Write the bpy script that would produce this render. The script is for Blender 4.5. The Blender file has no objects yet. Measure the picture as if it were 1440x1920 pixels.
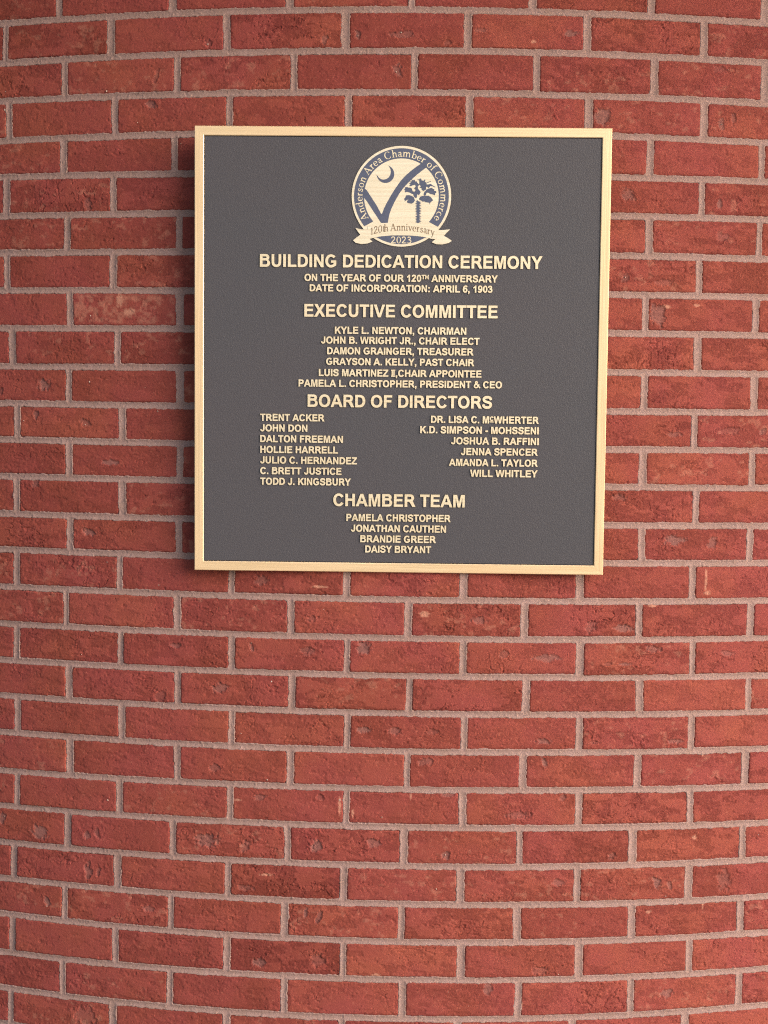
import bpy, math, random
import numpy as np
from mathutils import Vector, Matrix
from mathutils.geometry import tessellate_polygon

C = bpy.context.scene
COL = C.collection

# ------------------------------------------------------------------ camera / light / exposure
CAMERA = dict(loc=(0,-5.17543,-0.68883), x=[0.999751, 0.019064, 0.011587], u=[-0.012674, 0.057902, 0.998242], f=[-0.018359, 0.99814, -0.058129], f_px=2900.0)
WALL_R = 2.53091
COURSE = 0.06630
BRICK_L = 0.2032
PHASE = 0.72128
BED = [[-0.00054, 0.0, 0.00317], [-0.00104, 0.00153, -0.06454], [0.00263, -0.00061, -0.13386], [-0.00137, 0.00097, -0.19993], [0.00741, -0.00049, -0.26904], [0.00664, 0.00208, -0.33527], [0.00666, -0.00027, -0.40165], [0.0083, 0.0001, -0.46803], [0.00648, 0.00016, -0.53364], [0.00445, 0.0002, -0.59991], [0.00549, -0.0008, -0.6667], [0.00335, -0.00213, -0.73146], [3e-05, -0.00242, -0.7954], [-0.00014, -0.00194, -0.86189], [2e-05, -0.00329, -0.92702], [0.00025, -0.00247, -0.99363], [0.00079, -0.00235, -1.06054], [-0.0026, -0.0033, -1.12567], [-0.00086, -0.00291, -1.19094], [-0.0017, -0.00274, -1.25679], [-0.00691, -0.001, -1.32321], [-0.00318, -0.00147, -1.39006], [0.00039, -0.00069, -1.4584], [0.00123, -0.00142, -1.52546], [0.00368, -0.00014, -1.5922], [0.00129, 0.00254, -1.6595], [0.00725, 0.00334, -1.72892]]
HEAD = {0: {0.5: -0.6313, 1.5: -0.423, 2.5: -0.2187, 3.5: -0.0122, 4.5: 0.1924, 5.5: 0.396, 6.5: 0.5998}, 1: {0: -0.7368, 1: -0.5341, 2: -0.3268, 3: -0.1229, 4: 0.0828, 5: 0.2855, 6: 0.4904}, 2: {0.5: -0.6212, 1.5: -0.4139, 2.5: -0.2103, 3.5: -0.006, 4.5: 0.2002, 5.5: 0.4037, 6.5: 0.6036}, 3: {0: -0.7297, 1: -0.527, 2: -0.3213, 3: -0.117, 4: 0.0875, 5: 0.2909, 6: 0.4938}, 4: {0.5: -0.6233, 1.5: -0.4182, 5.5: 0.3993, 6.5: 0.6014}, 5: {0: -0.7354, 1: -0.5297, 6: 0.4932}, 6: {0.5: -0.6162, 1.5: -0.409, 5.5: 0.4003, 6.5: 0.601}, 7: {0: -0.7348, 1: -0.5295, 6: 0.4917}, 8: {0.5: -0.6111, 1.5: -0.4075, 5.5: 0.3967, 6.5: 0.5977}, 9: {0: -0.7244, 1: -0.5214, 6: 0.492}, 10: {0.5: -0.6132, 1.5: -0.407, 5.5: 0.3977, 6.5: 0.5984}, 11: {0: -0.715, 1: -0.5122, 6: 0.4895}, 12: {0.5: -0.6132, 1.5: -0.4065, 5.5: 0.3978, 6.5: 0.598}, 13: {0: -0.7165, 1: -0.512, 6: 0.4956}, 14: {0.5: -0.6112, 1.5: -0.4079, 5.5: 0.3988, 6.5: 0.5976}, 15: {0: -0.7168, 1: -0.5167, 2: -0.3129, 3: -0.1116, 4: 0.0892, 5: 0.2906, 6: 0.492}, 16: {0.5: -0.6185, 1.5: -0.4103, 2.5: -0.2082, 3.5: -0.0052, 4.5: 0.1951, 5.5: 0.3969, 6.5: 0.6022}, 17: {0: -0.7171, 1: -0.5145, 2: -0.3121, 3: -0.1102, 4: 0.0902, 5: 0.2932, 6: 0.4953}, 18: {0.5: -0.6133, 1.5: -0.4088, 2.5: -0.2052, 3.5: -0.0018, 4.5: 0.2002, 5.5: 0.4007, 6.5: 0.6018}, 19: {0: -0.7153, 1: -0.5122, 2: -0.3113, 3: -0.108, 4: 0.0939, 5: 0.2948, 6: 0.4965}, 20: {0.5: -0.6113, 1.5: -0.4092, 2.5: -0.207, 3.5: -0.0038, 4.5: 0.1968, 5.5: 0.3998, 6.5: 0.5993}, 21: {0: -0.7167, 1: -0.516, 2: -0.3133, 3: -0.1085, 4: 0.0931, 5: 0.2964, 6: 0.4977}, 22: {0.5: -0.6155, 1.5: -0.4165, 2.5: -0.2106, 3.5: -0.0077, 4.5: 0.1935, 5.5: 0.394, 6.5: 0.5978}, 23: {0: -0.7236, 1: -0.5198, 2: -0.3164, 3: -0.1117, 4: 0.0914, 5: 0.2961, 6: 0.498}, 24: {0.5: -0.6218, 1.5: -0.4199, 2.5: -0.2151, 3.5: -0.0106, 4.5: 0.1911, 5.5: 0.395, 6.5: 0.5973}, 25: {0: -0.7272, 1: -0.5237, 2: -0.3175, 3: -0.1113, 4: 0.0942, 5: 0.3015, 6: 0.5022}, 26: {0.5: -0.6261, 1.5: -0.4214, 2.5: -0.215, 3.5: -0.0071, 4.5: 0.1952, 5.5: 0.3959, 6.5: 0.5978}, 27: {0: -0.7309, 1: -0.5286, 2: -0.3177, 6: 0.4975}}
PLAQUE = dict(c=[-0.02366, -2.546, -0.57059], x=[0.999995, -0.003076, 0.001193], u=[-0.001254, -0.020004, 0.999799], f=[0.003052, 0.999795, 0.020008], w=0.6992, h=0.7507)
TEXT = [
  ('BUILDING DEDICATION CEREMONY', -0.2388, 0.237, 0.1416, 0.021),
  ('ON THE YEAR OF OUR 120^TH^ ANNIVERSARY', -0.1633, 0.1624, 0.1184, 0.0116),
  ('DATE OF INCORPORATION: APRIL 6, 1903', -0.1543, 0.1537, 0.1012, 0.0116),
  ('EXECUTIVE COMMITTEE', -0.1631, 0.1631, 0.0586, 0.021),
  ('KYLE L. NEWTON, CHAIRMAN', -0.1112, 0.1107, 0.0304, 0.0117),
  ('JOHN B. WRIGHT JR., CHAIR ELECT', -0.1346, 0.1334, 0.0135, 0.0117),
  ('DAMON GRAINGER, TREASURER', -0.1241, 0.1233, -0.0044, 0.0117),
  ('GRAYSON A. KELLY, PAST CHAIR', -0.1256, 0.1249, -0.0224, 0.0117),
  ('LUIS MARTINEZ ~,CHAIR APPOINTEE', -0.1379, 0.1374, -0.0414, 0.0117),
  ('PAMELA L. CHRISTOPHER, PRESIDENT & CEO', -0.1722, 0.1724, -0.0594, 0.0117),
  ('BOARD OF DIRECTORS', -0.1566, 0.156, -0.0937, 0.0208),
  ('TRENT ACKER', -0.2373, -0.1283, -0.1183, 0.0118),
  ('JOHN DON', -0.2373, -0.1572, -0.1362, 0.0118),
  ('DALTON FREEMAN', -0.2372, -0.0965, -0.1545, 0.0118),
  ('HOLLIE HARRELL', -0.2371, -0.1047, -0.1728, 0.0118),
  ('JULIO C. HERNANDEZ', -0.2371, -0.0723, -0.1908, 0.0118),
  ('C. BRETT JUSTICE', -0.237, -0.0985, -0.2091, 0.0118),
  ('TODD J. KINGSBURY', -0.2369, -0.0825, -0.2272, 0.0119),
  ('DR. LISA C. M`WHERTER', 0.0533, 0.2356, -0.1187, 0.0118),
  ('K.D. SIMPSON - MOHSSENI', 0.0352, 0.2359, -0.1365, 0.0118),
  ('JOSHUA B. RAFFINI', 0.0877, 0.2363, -0.1547, 0.0118),
  ('JENNA SPENCER', 0.1048, 0.2348, -0.1729, 0.0118),
  ('AMANDA L. TAYLOR', 0.0848, 0.2351, -0.1915, 0.0118),
  ('WILL WHITLEY', 0.121, 0.2352, -0.2097, 0.0118),
  ('CHAMBER TEAM', -0.1118, 0.1121, -0.2622, 0.021),
  ('PAMELA CHRISTOPHER', -0.0892, 0.0884, -0.2876, 0.0119),
  ('JONATHAN CAUTHEN', -0.0813, 0.0808, -0.3059, 0.0119),
  ('BRANDIE GREER', -0.0651, 0.0638, -0.3239, 0.0119),
  ('DAISY BRYANT', -0.0564, 0.0558, -0.3414, 0.0119),
]
CHIPS = [(-0.4512, -0.1004, 0.0058, 0.0126), (-0.4607, -0.1489, 0.0116, 0.0072), (-0.5766, -0.3164, 0.008, 0.0129), (-0.6619, -0.6307, 0.0125, 0.0113), (-0.6778, -0.6826, 0.0063, 0.0094), (-0.5815, -0.6957, 0.0122, 0.0075), (-0.534, -0.7651, 0.016, 0.0056), (-0.679, -0.8038, 0.0085, 0.0095), (-0.7473, -0.6415, 0.0054, 0.0085), (-0.5763, -0.8891, 0.0163, 0.0075), (-0.412, -1.0828, 0.0116, 0.0047), (-0.4409, -1.1735, 0.0118, 0.0132), (-0.5781, -1.4299, 0.0082, 0.0077), (-0.5586, -1.4264, 0.0061, 0.0135), (-0.6705, -1.4326, 0.017, 0.0136), (-0.576, -1.4964, 0.0082, 0.0174), (-0.5555, -1.4947, 0.0051, 0.0097), (-0.6568, -1.5581, 0.0064, 0.0117), (-0.4595, -1.5555, 0.0119, 0.0067), (-0.5811, -1.7605, 0.0248, 0.0196), (-0.7465, -1.4149, 0.0088, 0.0118), (-0.2602, -1.3445, 0.0132, 0.0056), (-0.1542, -1.3407, 0.0093, 0.0056), (-0.3562, -1.4247, 0.025, 0.0133), (-0.2852, -1.4324, 0.0095, 0.0113), (-0.1599, -1.4263, 0.0121, 0.0122), (-0.0614, -1.4178, 0.013, 0.0094), (-0.2847, -1.5063, 0.0152, 0.0057), (-0.1776, -1.544, 0.0047, 0.0095), (-0.155, -1.5526, 0.0056, 0.0132), (-0.1562, -1.6285, 0.0131, 0.0152), (-0.26, -1.6382, 0.0133, 0.0076), (-0.26, -0.9645, 0.0131, 0.0093), (-0.171, -1.0291, 0.0111, 0.0074), (-0.2762, -1.0829, 0.0038, 0.0093), (-0.1788, -1.0849, 0.013, 0.0083), (-0.0809, -1.0781, 0.0147, 0.0111), (-0.3327, -1.1549, 0.0172, 0.0094), (-0.3405, -1.2962, 0.0134, 0.0075), (-0.0803, -1.2201, 0.0166, 0.0056), (0.1168, -1.0274, 0.0147, 0.0074), (0.161, -1.0844, 0.0092, 0.0093), (0.2324, -1.0926, 0.0261, 0.0074), (-0.0258, -1.2209, 0.0129, 0.0074), (0.0386, -1.2218, 0.0129, 0.0056), (0.2332, -1.2377, 0.0149, 0.0056), (0.0255, -1.2741, 0.0166, 0.0075), (0.2338, -1.275, 0.0056, 0.0112), (0.0678, -1.3314, 0.0129, 0.0056), (0.1888, -1.3666, 0.0242, 0.0075), (0.0656, -1.4392, 0.0093, 0.0084), (0.263, -1.4866, 0.0132, 0.0076), (0.2328, -1.6424, 0.0151, 0.0095), (0.1425, -1.6749, 0.0093, 0.0114), (0.2687, -1.3361, 0.0075, 0.0056), (0.5205, -0.0796, 0.0136, 0.0072), (0.5259, -0.174, 0.0068, 0.0126), (0.547, -0.1621, 0.0049, 0.0126), (0.3149, -0.167, 0.0148, 0.0161), (0.3622, -0.2973, 0.015, 0.0108), (0.5328, -0.3643, 0.0137, 0.0091), (0.5265, -0.3099, 0.0059, 0.0109), (0.3596, -0.4391, 0.0075, 0.0081), (0.4296, -0.4447, 0.021, 0.0064), (0.4185, -0.4995, 0.0152, 0.02), (0.4538, -0.705, 0.0135, 0.0055), (0.5513, -0.6975, 0.0259, 0.0074), (0.6164, -0.6987, 0.0081, 0.0074), (0.3581, -0.8134, 0.0132, 0.0074), (0.4581, -0.888, 0.0214, 0.0093), (0.5266, -0.8918, 0.0099, 0.0112), (0.3118, -1.0379, 0.0113, 0.013), (0.3686, -1.0409, 0.0171, 0.0074), (0.4239, -1.0777, 0.0154, 0.0075), (0.3414, -1.1031, 0.0076, 0.0037), (0.3737, -1.1034, 0.0114, 0.0037), (0.5595, -1.0872, 0.0141, 0.0057), (0.3224, -1.2402, 0.0114, 0.0047), (0.4664, -1.2407, 0.0137, 0.0047), (0.3569, -1.4412, 0.0077, 0.0076), (0.44, -1.491, 0.0098, 0.0114), (0.4627, -1.4966, 0.0049, 0.0086), (0.564, -1.4915, 0.0142, 0.023), (0.4622, -1.6899, 0.0118, 0.0096), (-0.1589, -0.0466, 0.0072, 0.0089), (-0.3594, -0.0492, 0.0075, 0.0072), (-0.103, -0.038, 0.0063, 0.008), (-0.0292, -0.038, 0.0215, 0.0071), (0.0499, -0.0506, 0.0072, 0.0053), (-0.0348, -0.0973, 0.009, 0.0124), (0.1034, -0.0296, 0.0126, 0.0044), (0.2572, -0.0311, 0.0146, 0.0053)]
SPECKS = [(-0.5419, -0.1235), (-0.736, -0.1157), (-0.7382, -0.1471), (-0.4849, -0.179), (-0.4068, -0.2171), (-0.5715, -0.5094), (-0.5734, -0.6247), (-0.47, -0.6343), (-0.7011, -0.6942), (-0.5815, -0.6995), (-0.4465, -0.6748), (-0.5398, -0.9407), (-0.4435, -0.978), (-0.5885, -1.1065), (-0.6227, -1.2261), (-0.5383, -1.3645), (-0.7431, -1.4097), (-0.6568, -1.5669), (-0.1507, -1.0129), (-0.2762, -1.0736), (-0.2409, -1.1405), (-0.2941, -1.2331), (-0.2472, -1.3129), (-0.1197, -1.3443), (-0.3594, -0.0501), (-0.1021, -0.0398), (-0.0366, -0.0999), (-0.0293, -0.0345), (-0.0086, -0.0388), (0.0736, -1.6798), (0.166, -1.6864), (0.1084, -1.7043), (0.1609, -1.0807), (0.0647, -1.4373), (0.266, -1.6496), (0.0497, -1.4976), (-0.0462, -1.3725), (0.5258, -0.1722), (0.3254, -0.1828), (0.5351, -0.0797), (0.3596, -0.4373), (0.604, -0.4711), (0.4562, -1.5154), (0.3253, -1.6253), (0.6282, -1.4131), (0.1339, -1.7223)]
SPLASH = [(0.5165, -0.9581, 0.0025, 0.0243), (0.52, -0.9805, 0.0059, 0.0047), (-0.0532, -1.6526, 0.0102, 0.0038), (-0.1196, -1.3537, 0.0028, 0.0187), (-0.0972, -1.3671, 0.0028, 0.0084), (0.0231, -1.0182, 0.0101, 0.0055), (-0.5166, -0.4829, 0.0079, 0.0147), (-0.4988, -0.5033, 0.0137, 0.0074), (0.4193, -1.0022, 0.0087, 0.0028), (0.4343, -0.4855, 0.0076, 0.0036), (0.4881, -0.4824, 0.0068, 0.0027), (0.5259, -1.5327, 0.002, 0.0134), (0.5191, -1.2629, 0.004, 0.0066), (0.507, -1.4125, 0.005, 0.0048), (-0.3, -1.3509, 0.0095, 0.0024), (-0.1576, -0.9733, 0.0148, 0.0023), (-0.2469, -1.4808, 0.0132, 0.0024), (-0.2418, -1.5279, 0.0085, 0.0024), (0.4256, -1.5428, 0.0058, 0.0029), (0.0032, -1.3341, 0.0018, 0.0075), (0.2019, -1.7038, 0.0019, 0.0095), (0.1939, -0.0462, 0.0054, 0.0035)]

Z0 = 2.24                     # height of the bed joint at z = 0 above the pavement

cam_d = bpy.data.cameras.new('camera')
cam = bpy.data.objects.new('camera', cam_d)
COL.objects.link(cam)
X, U, F = (Vector(CAMERA[k]) for k in 'xuf')
m = Matrix((X, U, -F)).transposed().to_4x4()
m.translation = Vector(CAMERA['loc']) + Vector((0, 0, Z0))
cam.matrix_world = m
cam_d.sensor_fit = 'VERTICAL'
cam_d.sensor_height = 24.0
cam_d.lens = CAMERA['f_px'] / 1920.0 * 24.0
cam_d.clip_start = 0.05
cam_d.clip_end = 500.0
C.camera = cam

SUN_AZ, SUN_EL = math.radians(59), math.radians(20)      # from straight out of the wall towards the right
world = bpy.data.worlds.new('World')
C.world = world
world.use_nodes = True
wn = world.node_tree.nodes
bg = wn['Background']
sky = wn.new('ShaderNodeTexSky')
sky.sky_type = 'NISHITA'
sky.sun_disc = False
sky.sun_elevation = SUN_EL
sky.sun_rotation = math.pi - SUN_AZ
sky.dust_density = 3.0
sky.air_density = 1.0
world.node_tree.links.new(sky.outputs[0], bg.inputs[0])
bg.inputs[1].default_value = 0.075
sl = bpy.data.lights.new('sun', 'SUN')
sl.energy = 1.5
sl.angle = math.radians(62)
sl.color = (1.0, 0.965, 0.965)
sun = bpy.data.objects.new('sun', sl)
COL.objects.link(sun)
sd = Vector((math.sin(SUN_AZ) * math.cos(SUN_EL), -math.cos(SUN_AZ) * math.cos(SUN_EL), math.sin(SUN_EL)))
sun.rotation_euler = sd.to_track_quat('Z', 'Y').to_euler()
sun.location = (2, -4, 5)
C.view_settings.view_transform = 'Standard'
C.view_settings.look = 'None'
C.view_settings.gamma = 1.0
C.view_settings.use_curve_mapping = False
C.view_settings.exposure = 1.63
C.cycles.max_bounces = 6
C.cycles.use_denoising = False
C.cycles.filter_width = 1.15
C.cycles.use_adaptive_sampling = False

# ------------------------------------------------------------------ helpers
def tag(o, label=None, cat=None, kind=None):
    if label: o['label'] = label
    if cat: o['category'] = cat
    if kind: o['kind'] = kind
    return o

def mesh_np(name, co, quads, mat, parent=None, attr=None, smooth=True):
    me = bpy.data.meshes.new(name)
    n, q = len(co), len(quads)
    me.vertices.add(n)
    me.vertices.foreach_set('co', np.asarray(co, np.float32).ravel())
    me.loops.add(q * 4)
    me.loops.foreach_set('vertex_index', np.asarray(quads, np.int32).ravel())
    me.polygons.add(q)
    me.polygons.foreach_set('loop_start', np.arange(0, q * 4, 4, dtype=np.int32))
    me.polygons.foreach_set('use_smooth', np.full(q, smooth, bool))
    me.update(calc_edges=True)
    if attr is not None:
        a = me.color_attributes.new('surface', 'FLOAT_COLOR', 'POINT')
        a.data.foreach_set('color', np.asarray(attr, np.float32).ravel())
    me.materials.append(mat)
    o = bpy.data.objects.new(name, me)
    COL.objects.link(o)
    o.parent = parent
    return o

def mesh_py(name, verts, faces, mats, parent=None, idx=None, smooth=False):
    me = bpy.data.meshes.new(name)
    me.from_pydata(verts, [], faces)
    for mm in mats: me.materials.append(mm)
    if idx: me.polygons.foreach_set('material_index', idx)
    if smooth: me.polygons.foreach_set('use_smooth', [True] * len(faces))
    me.update()
    o = bpy.data.objects.new(name, me)
    COL.objects.link(o)
    o.parent = parent
    return o

def empty(name, parent=None):
    o = bpy.data.objects.new(name, None)
    COL.objects.link(o)
    o.parent = parent
    o.empty_display_size = 0.1
    return o

class NT:
    """tiny node-tree builder"""
    def __init__(s, name):
        s.m = bpy.data.materials.new(name)
        s.m.use_nodes = True
        s.t = s.m.node_tree
        s.b = s.t.nodes['Principled BSDF']
    def n(s, typ, **kw):
        nd = s.t.nodes.new(typ)
        for k, v in kw.items():
            if k in nd.inputs.keys(): nd.inputs[k].default_value = v
            else: setattr(nd, k, v)
        return nd
    def l(s, a, b): s.t.links.new(a, b)
    def noise(s, scale, detail=4, rough=.6, vec=None, dist=0.0):
        nd = s.n('ShaderNodeTexNoise')
        nd.inputs['Scale'].default_value = scale
        nd.inputs['Detail'].default_value = detail
        nd.inputs['Roughness'].default_value = rough
        nd.inputs['Distortion'].default_value = dist
        if vec is not None: s.l(vec, nd.inputs['Vector'])
        return nd.outputs['Fac']
    def ramp(s, fac, a, b, lo=0.0, hi=1.0):
        nd = s.n('ShaderNodeMapRange')
        nd.inputs[1].default_value = a; nd.inputs[2].default_value = b
        nd.inputs[3].default_value = lo; nd.inputs[4].default_value = hi
        nd.clamp = True
        s.l(fac, nd.inputs[0])
        return nd.outputs[0]
    def math(s, op, a, b):
        nd = s.n('ShaderNodeMath', operation=op)
        for i, v in enumerate((a, b)):
            if isinstance(v, (int, float)): nd.inputs[i].default_value = v
            else: s.l(v, nd.inputs[i])
        return nd.outputs[0]
    def mix(s, fac, a, b, mode='MIX'):
        nd = s.n('ShaderNodeMix', data_type='RGBA', blend_type=mode)
        for sock, v in ((nd.inputs[0], fac), (nd.inputs[6], a), (nd.inputs[7], b)):
            if isinstance(v, (int, float)): sock.default_value = v
            elif isinstance(v, tuple): sock.default_value = v + (1,)
            else: s.l(v, sock)
        return nd.outputs[2]
    def bump(s, height, dist, strength=1.0):
        nd = s.n('ShaderNodeBump')
        nd.inputs['Strength'].default_value = strength
        nd.inputs['Distance'].default_value = dist
        s.l(height, nd.inputs['Height'])
        s.l(nd.outputs[0], s.b.inputs['Normal'])
        return nd

# ------------------------------------------------------------------ materials
def mat_brick():
    t = NT('brick_clay')
    at = t.n('ShaderNodeAttribute', attribute_name='surface')
    sep = t.n('ShaderNodeSeparateColor')
    t.l(at.outputs['Color'], sep.inputs[0])
    rnd, plat, chip, pale_mask = sep.outputs[0], sep.outputs[1], sep.outputs[2], at.outputs['Alpha']
    co = t.n('ShaderNodeTexCoord').outputs['Object']
    base = t.mix(rnd, (.218, .0455, .0300), (.318, .0770, .0470))
    base = t.mix(t.ramp(t.noise(9, 3, .5, co), .35, .65), base, (.275, .056, .047))
    rough = t.mix(1.0, base, (.72, .66, .66), 'MULTIPLY')
    col = t.mix(t.ramp(plat, 0, 1), rough, base)
    grain = t.noise(620, 3, .75, co)
    col = t.mix(t.ramp(grain, .34, .58, .42, 0.0), col, (.15, .028, .022))
    col = t.mix(t.ramp(t.noise(210, 4, .7, co), .57, .72, 0, .45), col, (.46, .15, .10))
    col = t.mix(t.ramp(t.noise(95, 5, .65, co), .62, .74, 0, .30), col, (.17, .040, .030))
    col = t.mix(chip, col, (.235, .112, .095))
    col = t.mix(pale_mask, col, (.56, .27, .18))
    t.l(col, t.b.inputs['Base Color'])
    t.b.inputs['Roughness'].default_value = .88
    t.b.inputs['Specular IOR Level'].default_value = .25
    h = t.math('ADD', t.math('MULTIPLY', t.noise(380, 5, .75, co), 1.0), t.math('MULTIPLY', t.noise(900, 2, .7, co), .45))
    t.bump(h, .0012, .6)
    return t.m

def mat_mortar():
    t = NT('mortar')
    co = t.n('ShaderNodeTexCoord').outputs['Object']
    c = t.mix(t.ramp(t.noise(5, 4, .6, co), .3, .7), (.378, .240, .215), (.325, .208, .188))
    c = t.mix(t.ramp(t.noise(60, 4, .7, co), .35, .7, .45, 0), c, (.25, .155, .115))
    c = t.mix(t.ramp(t.noise(800, 2, .7, co), .38, .60, .28, 0), c, (.19, .12, .095))
    c = t.mix(t.ramp(t.noise(520, 2, .6, co), .63, .72, 0, .55), c, (.62, .45, .37))
    t.l(c, t.b.inputs['Base Color'])
    t.b.inputs['Roughness'].default_value = .95
    t.b.inputs['Specular IOR Level'].default_value = .2
    h = t.math('ADD', t.noise(700, 4, .75, co), t.math('MULTIPLY', t.noise(160, 4, .6, co), 1.3))
    t.bump(h, .0012, .6)
    return t.m

def mat_simple(name, col, rough=.6, metallic=0.0, spec=.5):
    t = NT(name)
    co = t.n('ShaderNodeTexCoord').outputs['Object']
    d = tuple(v * .86 for v in col)
    t.l(t.mix(t.ramp(t.noise(180, 4, .6, co), .35, .65), d, col), t.b.inputs['Base Color'])
    t.b.inputs['Roughness'].default_value = rough
    t.b.inputs['Metallic'].default_value = metallic
    t.b.inputs['Specular IOR Level'].default_value = spec
    t.bump(t.noise(900, 3, .6, co), .0003, .5)
    return t.m

def mat_bronze(name, axis, col):
    """satin bronze, brushed along one axis"""
    t = NT(name)
    co = t.n('ShaderNodeTexCoord').outputs['Object']
    mp = t.n('ShaderNodeMapping')
    mp.inputs['Scale'].default_value = (5, 240, 240) if axis == 'x' else (240, 5, 240)
    t.l(co, mp.inputs['Vector'])
    br = t.noise(1.0, 4, .65, mp.outputs[0])
    big = t.noise(7, 3, .5, co)
    c = t.mix(t.ramp(br, .32, .68), tuple(v * f for v, f in zip(col, (.90, .86, .78))), col)
    c = t.mix(t.ramp(big, .35, .7, 0, .5), c, (col[0], col[1] * .90, col[2] * .84))
    c = t.mix(t.ramp(t.noise(23, 4, .6, mp.outputs[0]), .58, .72, 0, .5), c, tuple(min(1, v * f) for v, f in zip(col, (1.10, 1.2, 1.4))))
    t.l(c, t.b.inputs['Base Color'])
    t.b.inputs['Metallic'].default_value = .6
    t.l(t.ramp(br, .2, .8, .36, .52), t.b.inputs['Roughness'])
    t.bump(br, .0005, .5)
    return t.m

def mat_panel():
    t = NT('plaque_background_paint')
    co = t.n('ShaderNodeTexCoord').outputs['Object']
    c = t.mix(t.ramp(t.noise(4, 3, .5, co), .3, .7), (.069, .0615, .0690), (.063, .0605, .0690))
    c = t.mix(t.ramp(t.noise(520, 3, .7, co), .36, .64, .34, 0), c, (.044, .039, .041))
    c = t.mix(t.ramp(t.noise(700, 2, .6, co),   .60, .72, 0, .18), c, (.105, .096, .098))
    t.l(c, t.b.inputs['Base Color'])
    t.b.inputs['Roughness'].default_value = .46
    t.b.inputs['Specular IOR Level'].default_value = .5
    t.bump(t.noise(520, 3, .65, co), .0008, .7)
    return t.m

def mat_pavement():
    t = NT('pavement_concrete')
    co = t.n('ShaderNodeTexCoord').outputs['Object']
    c = t.mix(t.ramp(t.noise(.8, 6, .65, co), .3, .7), (.11, .105, .10), (.15, .142, .135))
    c = t.mix(t.ramp(t.noise(220, 3, .7, co), .35, .6, .3, 0), c, (.13, .12, .11))
    t.l(c, t.b.inputs['Base Color'])
    t.b.inputs['Roughness'].default_value = .9
    t.bump(t.noise(250, 4, .7, co), .002, .6)
    return t.m

BRICK, MORTAR = mat_brick(), mat_mortar()
GOLD = (.97, .73, .45)
BRONZE_H = mat_bronze('satin_bronze_rail', 'x', GOLD)
BRONZE_V = mat_bronze('satin_bronze_stile', 'y', GOLD)
LETTER = mat_bronze('letter_bronze', 'x', (.97, .84, .60))
EMBLEM = mat_bronze('emblem_bronze', 'x', (.96, .85, .65))
DARK = mat_simple('dark_edge_paint', (.022, .015, .011), .6)
PANEL = mat_panel()
BLUE = mat_simple('slate_blue_enamel', (.085, .098, .155), .5)
TAN = mat_simple('tan_ink', (.24, .16, .095), .6)
EDGE = mat_simple('plaque_edge_bronze', (.30, .19, .09), .5, .6)
GRIT = mat_simple('pale_grit', (.56, .42, .34), .6)

# ------------------------------------------------------------------ the ground: out of view, added for the light it bounces on the wall
tag(mesh_py('pavement', [(-200, -200, 0), (200, -200, 0), (200, 200, 0), (-200, 200, 0)], [(0, 1, 2, 3)], [mat_pavement()]), kind='structure')

# added soffit, out of view: blocks sky light and bounces warmth onto the wall
v8 = [(x, y, z) for z in (3.10, 3.30) for x, y in ((-4.2, -3.55), (4.2, -3.55), (4.2, 1.0), (-4.2, 1.0))]
tag(mesh_py('added_soffit', v8, [(3, 2, 1, 0), (4, 5, 6, 7)] + [(i, (i + 1) % 4, 4 + (i + 1) % 4, 4 + i) for i in range(4)],
            [mat_simple('added_soffit_paint', (.52, .30, .15), .8)]), kind='structure')

# ------------------------------------------------------------------ numpy noise
_tabs = {}
def vnoise(x, y, seed):
    """smooth value noise in -1..1"""
    if seed not in _tabs:
        _tabs[seed] = np.random.RandomState(seed).uniform(-1, 1, (256, 256))
    T = _tabs[seed]
    xi = np.floor(x).astype(np.int64); yi = np.floor(y).astype(np.int64)
    fx = x - xi; fy = y - yi
    fx = fx * fx * fx * (fx * (fx * 6 - 15) + 10); fy = fy * fy * fy * (fy * (fy * 6 - 15) + 10)
    x0, x1, y0, y1 = xi & 255, (xi + 1) & 255, yi & 255, (yi + 1) & 255
    return (T[x0, y0] * (1 - fx) + T[x1, y0] * fx) * (1 - fy) + (T[x0, y1] * (1 - fx) + T[x1, y1] * fx) * fy

def fbm(x, y, seed, oct=3, gain=.5):
    a, s, r = 1.0, 0.0, 0.0
    for i in range(oct):
        r = r + a * vnoise(x * 2 ** i + 17.3 * i, y * 2 ** i + 5.7 * i, seed + i)
        s += a; a *= gain
    return r / s

def sstep(a, b, x):
    t = np.clip((x - a) / (b - a), 0, 1)
    return t * t * (3 - 2 * t)

# ------------------------------------------------------------------ the wall's layout: bed joints and head joints
ROW0, ROW1 = -5, 33                 # courses above the frame ... down to the pavement
K0, K1 = -6, 12
rs = np.random.RandomState(5)
_bedj = {j: rs.uniform(-.0012, .0012) for j in range(-8, 40)}
def bed_z(j, s):
    """centre line of the bed joint under course j"""
    s = np.asarray(s, float)
    if 0 <= j < len(BED):
        sc = np.clip(s, -.80, .80)
        return BED[j][0] * sc ** 2 + BED[j][1] * sc + BED[j][2]
    if j < 0:
        return bed_z(0, s) + COURSE * (-j) + _bedj[j]
    return bed_z(len(BED) - 1, s) - COURSE * (j - len(BED) + 1) + _bedj[j]

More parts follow.
